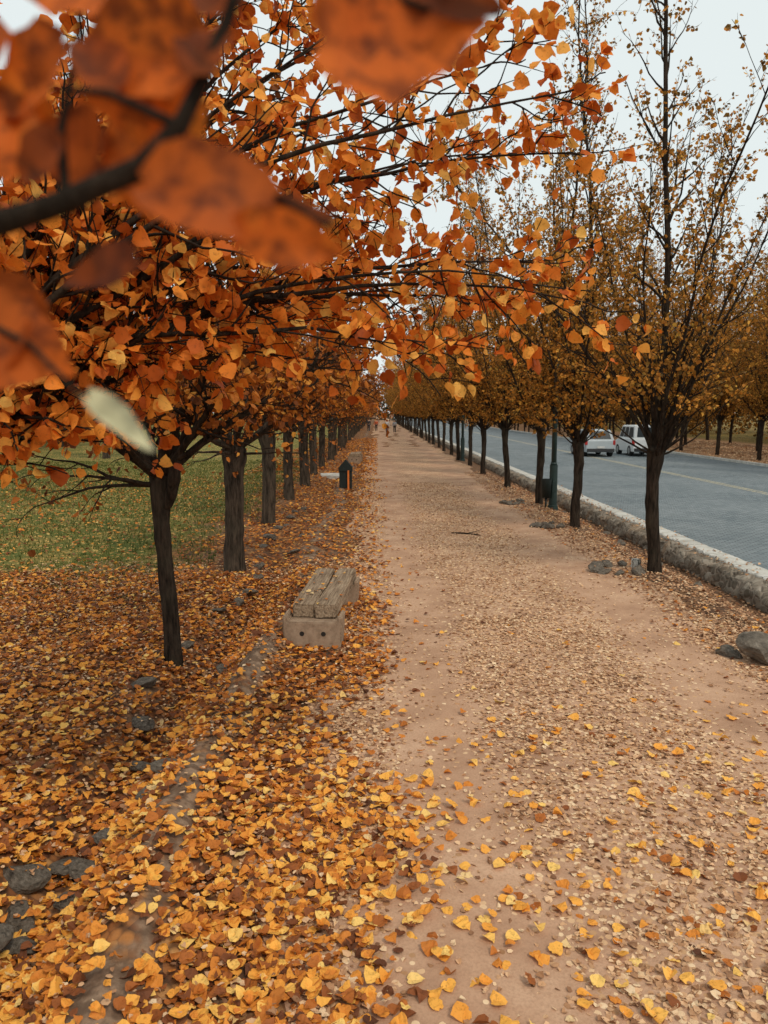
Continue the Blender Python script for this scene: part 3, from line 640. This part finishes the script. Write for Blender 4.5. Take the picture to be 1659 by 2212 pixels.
bench(-1.2, 41, -.03, "timber bench on concrete blocks near the gabled litter bin")
n = 26; x = R.uniform(-.95, -.45, n); y = R.uniform(8.9, 10.7, n)
P = np.stack([x, y, np.full(n, .497+Hs(-.74, 8.85))], 1); N = np.tile([0., 0, 1.], (n, 1))+R.normal(0, .15, (n, 3)); a = R.uniform(0, 6.28, n)
v, f, q = leaf_geo(P, np.stack([np.cos(a), np.sin(a), a*0], 1), N, R.uniform(.03, .07, n), R, 1, .2, .3)
tag(obj("fallen_leaves", np_mesh("bench_leaves", v, f, 4, LITTER, False, np.repeat(R.uniform(.3, 1, n), q))), "orange leaves lying on the timber bench seat", "fallen leaves", "stuff")

# ---------------------------------------------------------------- litter bin with gable, orange strip
DG = simple("dark_green_paint", (.008, .014, .012), .6, 0, .2); ORP = simple("orange_paint", (.75, .19, .03), .5)
e = empty("litter_bin", (-1.1, 27.2, Hs(-1.1, 27.2))); tag(e, "dark gabled litter bin with an orange post in front", "litter bin")
bm = bmesh.new(); box(bm, -.22, .22, -.2, .2, .06, .68, .012)
for sx_ in (-.18, .18):
    for sy in (-.16, .16): box(bm, sx_-.025, sx_+.025, sy-.025, sy+.025, -.05, .07)
obj("body", bm_mesh("bin_body", bm, DG), e)
bm = bmesh.new()
f = bm.faces.new([bm.verts.new((x, -.24, z)) for x, z in ((-.24, .66), (.24, .66), (.24, .78), (0, 1.06), (-.24, .78))])
r = bmesh.ops.extrude_face_region(bm, geom=[f])
for v in r['geom']:
    if isinstance(v, bmesh.types.BMVert): v.co.y += .48
bmesh.ops.recalc_face_normals(bm, faces=bm.faces); obj("roof", bm_mesh("bin_roof", bm, DG), e)
bm = bmesh.new(); box(bm, .07, .13, -.29, -.25, -.03, .68, .006); obj("post", bm_mesh("bin_post", bm, ORP), e)

# ---------------------------------------------------------------- lamps
LGR = simple("lamp_green", (.014, .030, .026), .45, 0, .2); LWH = simple("lamp_white", (.7, .72, .72), .35)
def lamp(x, y):
    e = empty("street_lamp", (x, y, Hs(x, y))); tag(e, "dark green street lamp with a white head over the path", "street lamp", None, "street lamps along the path")
    bm = bmesh.new(); cyl(bm, (0, 0, .0), (0, 0, 5.9), .08, .055); cyl(bm, (0, 0, 1.25), (0, 0, 1.32), .095, .085); cyl(bm, (0, 0, 3.2), (0, 0, 3.26), .08)
    obj("pole", bm_mesh("lamp_pole", bm, LGR, True), e)
    bm = bmesh.new(); cyl(bm, (0, 0, -.1), (0, 0, 1.25), .115, .11); cyl(bm, (0, 0, -.1), (0, 0, .12), .16, .14); box(bm, -.05, .05, -.125, -.105, .5, .8, .004)
    obj("base", bm_mesh("lamp_base", bm, LGR), e)
    bm = bmesh.new(); pp = [(0, 0, 5.5), (-.15, 0, 5.75), (-.45, 0, 5.88), (-.75, 0, 5.9)]
    for p, q_ in zip(pp[:-1], pp[1:]): cyl(bm, p, q_, .028, seg=10)
    obj("arm", bm_mesh("lamp_arm", bm, LGR, True), e)
    bm = bmesh.new(); bmesh.ops.create_uvsphere(bm, u_segments=20, v_segments=10, radius=.5)
    for v in bm.verts: v.co = Vector((v.co.x*.75-1.0, v.co.y*.3, max(v.co.z, -.12)*.26+5.9))
    obj("lamp_head", bm_mesh("lamp_head", bm, LWH, True), e)
lamp(4.95, 21.6); lamp(4.75, 43.0); lamp(4.8, 66)
e = empty("litter_bin", (4.72, 21.45, Hs(4.72, 21.45))); tag(e, "small dark green cylindrical bin beside the lamp post", "litter bin")
bm = bmesh.new(); r = cyl(bm, (0, 0, .3), (0, 0, .82), .12, .15, 20)
bmesh.ops.delete(bm, geom=[f for f in bm.faces if len(f.verts) > 4 and f.calc_center_median().z > .7], context='FACES')
obj("bucket", bm_mesh("bin_bucket", bm, DG, True), e); bm = bmesh.new(); cyl(bm, (0, 0, -.05), (0, 0, .31), .03); obj("post", bm_mesh("bin_stem", bm, DG, True), e)

# fallen stick on the path
T = Tree(3); T.tube(T.walk((0, 0, 0), (1, .12, 0), 1.05, 8, .09), np.linspace(.022, .008, 9), 6); T.tube(T.walk((.4, .05, 0), (.8, -.5, 0), .35, 4, .1), np.linspace(.01, .004, 5), 5)
tag(obj("fallen_branch", np_mesh("fallen_branch", np.concatenate(T.wood[0]), np.concatenate(T.wood[1]), 4, BARK, True), None, (1.65, 17.0, Hs(2, 17)+.035)), "thin dry stick lying across the dirt path", "fallen branch")

# ---------------------------------------------------------------- cars
GLASS = simple("dark_glass", (.03, .038, .042), .35, 0, .1, 3, .3); RUB = simple("tyre_rubber", (.02, .02, .02), .85); RIM = simple("rim_metal", (.45, .46, .47), .35, .9)
REDL = simple("red_lens", (.40, .02, .015), .3); CLR = simple("clear_lens", (.7, .7, .68), .15); BLK = simple("black_plastic", (.03, .03, .033), .6); PLT = simple("number_plate", (.6, .6, .58), .5)
SIL = simple("silver_paint", (.42, .47, .50), .45, .0, .05, 2, .5); WHT = simple("white_paint", (.80, .82, .82), .4, 0, .04, 2, .5)
def car(name, x, y, paint, L, W, low, cab, label, cat):
    e = empty(name, (x, y, .03)); tag(e, label, cat, None, "cars driving along the road")
    hw = W/2; bm = bmesh.new()
    f = bm.faces.new([bm.verts.new((-hw, a, b)) for a, b in low]); r = bmesh.ops.extrude_face_region(bm, geom=[f])
    for v in r['geom']:
        if isinstance(v, bmesh.types.BMVert): v.co.x = hw
    bmesh.ops.recalc_face_normals(bm, faces=bm.faces); bmesh.ops.bevel(bm, geom=list(bm.edges), offset=.06, segments=3, affect='EDGES', profile=.6)
    yb0, yb1, yr0, yr1, zb, zr, hr = cab; hb = hw-.05
    B = [(-hb, yb0, zb), (hb, yb0, zb), (hb, yb1, zb), (-hb, yb1, zb)]; Tt = [(-hr, yr0, zr), (hr, yr0, zr), (hr, yr1, zr), (-hr, yr1, zr)]
    bm2 = bmesh.new(); bv = [bm2.verts.new(c) for c in B]; tv = [bm2.verts.new(c) for c in Tt]
    bm2.faces.new(tv); bm2.faces.new(bv[::-1])
    for i in range(4): bm2.faces.new((bv[i], bv[(i+1) % 4], tv[(i+1) % 4], tv[i]))
    bmesh.ops.recalc_face_normals(bm2, faces=bm2.faces); bmesh.ops.bevel(bm2, geom=[ed for ed in bm2.edges if max(v.co.z for v in ed.verts) > zb+.05], offset=.045, segments=3, affect='EDGES')
    tmp = bpy.data.meshes.new("tmp"); bm2.to_mesh(tmp); bm2.free(); bm.from_mesh(tmp)
    body = obj("body", bm_mesh(name+"_body", bm, paint, False), e)
    def pane(nm, a, b, c, d, u0, u1, v0, v1):
        a, b, c, d = map(Vector, (a, b, c, d)); nrm = (b-a).cross(d-a).normalized()*.014
        pt = lambda u, v: a.lerp(b, u).lerp(d.lerp(c, u), v)+nrm
        bm = bmesh.new(); bm.faces.new([bm.verts.new(pt(*k)) for k in ((u0, v0), (u1, v0), (u1-.02, v1), (u0+.02, v1))])
        return obj(nm, bm_mesh(nm, bm, GLASS), body)
    pane("rear_window", B[0], B[1], Tt[1], Tt[0], .1, .9, .14, .86)
    pane("windshield", B[2], B[3], Tt[3], Tt[2], .06, .94, .06, .92)
    for u0, u1 in ((.06, .36), (.39, .66), (.69, .93)):
        pane("side_window", B[1], B[2], Tt[2], Tt[1], u0, u1, .12, .86); pane("side_window", B[3], B[0], Tt[0], Tt[3], 1-u1, 1-u0, .12, .86)
    for sx_ in (-1, 1):
        for yy in (.78, L-.85):
            w = empty("wheel", (sx_*(hw-.10), yy, .32)); w.parent = body
            bm = bmesh.new(); cyl(bm, (-.115, 0, 0), (.115, 0, 0), .32, seg=28); obj("tyre", bm_mesh("tyre", bm, RUB), w)
            bm = bmesh.new(); cyl(bm, (sx_*.10, 0, 0), (sx_*.125, 0, 0), .20, .18, 20); obj("rim", bm_mesh("rim", bm, RIM), w)
        bm = bmesh.new(); box(bm, sx_*hw*.98-.09, sx_*hw*.98-.09+.16, -.015, .10, .72, 1.0, .02) if sx_ < 0 else box(bm, hw*.98-.13, hw*.98+.02, -.015, .10, .72, 1.0, .02)
        obj("tail_light", bm_mesh("tail_light", bm, REDL), body)
        bm = bmesh.new(); box(bm, sx_*hw*.75-.14, sx_*hw*.75+.14, L-.12, L+.01, .60, .76, .03); obj("headlight", bm_mesh("headlight", bm, CLR), body)
        bm = bmesh.new(); box(bm, sx_*(hw+.09)-.08, sx_*(hw+.09)+.08, yb1-.30, yb1-.18, zb+.0, zb+.14, .02); obj("wing_mirror", bm_mesh("wing_mirror", bm, BLK), body)
    bm = bmesh.new(); box(bm, -hw+.05, hw-.05, -.06, .06, .30, .50, .03); obj("bumper", bm_mesh("bumper", bm, BLK), body)
    bm = bmesh.new(); box(bm, -.22, .22, -.075, -.055, .52, .64, .005); obj("number_plate", bm_mesh("number_plate", bm, PLT), body)
car("silver_car", 13.45, 46.5, SIL, 4.1, 1.76, [(0, .28), (0, .98), (.1, 1.02), (3.0, 1.0), (3.95, .82), (4.1, .6), (4.1, .26)], (.06, 3.15, .30, 2.5, .98, 1.62, .66), "silver hatchback with red tail lights driving on the road", "car")
car("delivery_van", 16.35, 46.8, WHT, 3.9, 1.68, [(0, .28), (0, 1.08), (.1, 1.1), (3.0, 1.05), (3.7, .86), (3.9, .62), (3.9, .26)], (.03, 3.1, .08, 2.4, 1.06, 1.88, .76), "small white van with dark windows driving on the road", "van")

# ---------------------------------------------------------------- people
SKIN = simple("skin", (.45, .27, .19), .6); HAIR = simple("dark_hair", (.02, .015, .012), .6)
def skin(name, parent, V, E, Rd, mat):
    me = bpy.data.meshes.new(name); me.from_pydata(V, E, []); me.materials.append(mat)
    o = obj(name, me, parent); md = o.modifiers.new("Skin", 'SKIN'); md.use_smooth_shade = True
    for i, r in enumerate(Rd):
        me.skin_vertices[0].data[i].radius = (r, r)
    me.skin_vertices[0].data[0].use_root = True
    s_ = o.modifiers.new("Sub", 'SUBSURF'); s_.levels = s_.render_levels = 1
    return o
def person(x, y, rz, sc, top, bot, ph, label):
    e = empty("person", (x, y, Hs(x, y)+.012), rz, sc); tag(e, label, "person", None, "people walking on the path")
    k = ph
    V = [(0, 0, .95), (0, 0, 1.18), (0, .01, 1.38), (0, .01, 1.49), (0, .03, 1.58), (0, .02, 1.68),
         (-.18, .01, 1.40), (-.23, -.06*k, 1.13), (-.22, .06*k, .90), (-.22, .10*k, .81), (.18, .01, 1.40), (.23, .05*k, 1.13), (.22, -.02*k, .90), (.22, 0, .81),
         (-.09, 0, .90), (-.10, .16*k, .50), (-.10, .14*k if k > 0 else -.2, .09), (-.10, .27*k if k > 0 else -.05, .04),
         (.09, 0, .90), (.10, -.04*k, .50), (.10, -.24*k, .12), (.10, -.12*k, .04)]
    E = [(0, 1), (1, 2), (2, 3), (3, 4), (4, 5), (2, 6), (6, 7), (7, 8), (8, 9), (2, 10), (10, 11), (11, 12), (12, 13), (0, 14), (14, 15), (15, 16), (16, 17), (0, 18), (18, 19), (19, 20), (20, 21)]
    Rd = [.12, .11, .12, .055, .085, .07, .06, .042, .03, .035, .06, .042, .03, .035, .085, .055, .04, .035, .085, .055, .04, .035]
    b = skin("body", e, V, E, Rd, SKIN)
    idx = [0, 1, 2, 6, 7, 8, 10, 11, 12]; mp = {a: i for i, a in enumerate(idx)}
    skin("jacket", b, [V[i] for i in idx], [(mp[a], mp[c]) for a, c in E if a in mp and c in mp], [.15, .145, .145, .08, .06, .05, .08, .06, .05], top)
    idx = [0, 14, 15, 16, 18, 19, 20]; mp = {a: i for i, a in enumerate(idx)}
    skin("trousers", b, [V[i] for i in idx], [(mp[a], mp[c]) for a, c in E if a in mp and c in mp], [.135, .105, .075, .06, .105, .075, .06], bot)
    bm = bmesh.new(); bmesh.ops.create_uvsphere(bm, u_segments=14, v_segments=10, radius=.105)
    for v in bm.verts: v.co = Vector((v.co.x*.9, min(v.co.y, .045)-.015, max(v.co.z, -.05)+1.655))
    obj("hair", bm_mesh("hair", bm, HAIR, True), b)
cl = lambda n, c: simple(n, c, .8)
person(-1.1, 104, 0, 1.02, cl("black_cloth", (.02, .02, .025)), cl("dark_trousers", (.03, .03, .04)), 1, "person in dark clothes walking along the path")
person(-.1, 108, 0, 1, cl("orange_cloth", (.55, .10, .03)), cl("brown_trousers", (.06, .04, .03)), -1, "person in an orange jacket walking along the path")
person(1.3, 100, 3.14, 1, cl("white_cloth", (.6, .6, .6)), cl("blue_trousers", (.04, .06, .1)), 1, "person in a white top walking along the path")
person(2.3, 101, 3.14, .98, cl("grey_cloth", (.35, .37, .4)), cl("black_trousers", (.02, .02, .02)), -1, "person in a grey top walking along the path")

# ---------------------------------------------------------------- world, sun, camera
w = bpy.data.worlds.new("World"); scene.world = w; w.use_nodes = True; nt = w.node_tree; nt.nodes.clear()
sky = nt.nodes.new('ShaderNodeTexSky'); sky.sky_type = 'NISHITA'; sky.sun_disc = False; sky.sun_elevation = math.radians(50); sky.sun_rotation = math.radians(150); sky.dust_density = 3
mx = nt.nodes.new('ShaderNodeMix'); mx.data_type = 'RGBA'; mx.inputs[0].default_value = .92; mx.inputs[7].default_value = (8.5, 9.2, 9.1, 1)
bg = nt.nodes.new('ShaderNodeBackground'); bg.inputs[1].default_value = .1; out = nt.nodes.new('ShaderNodeOutputWorld')
nt.links.new(sky.outputs[0], mx.inputs[6]); nt.links.new(mx.outputs[2], bg.inputs[0]); nt.links.new(bg.outputs[0], out.inputs[0])
L = bpy.data.lights.new("sun", 'SUN'); L.energy = 1.5; L.angle = math.radians(10); L.color = (1, .88, .72)
so = obj("sun", L, None, (10, -10, 20), (math.radians(40), 0, math.radians(30)))
cd = bpy.data.cameras.new("camera"); cd.lens = 27.2; cd.sensor_width = 36; cd.clip_start = .05; cd.clip_end = 3000
cd.dof.use_dof = True; cd.dof.focus_distance = 6.5; cd.dof.aperture_fstop = 27.2/5.6
co = obj("camera", cd, None, (0, 0, 2.72), (math.radians(90-7.37), 0, math.radians(-.52))); scene.camera = co
scene.view_settings.view_transform = 'Standard'; scene.view_settings.look = 'None'; scene.view_settings.exposure = 0
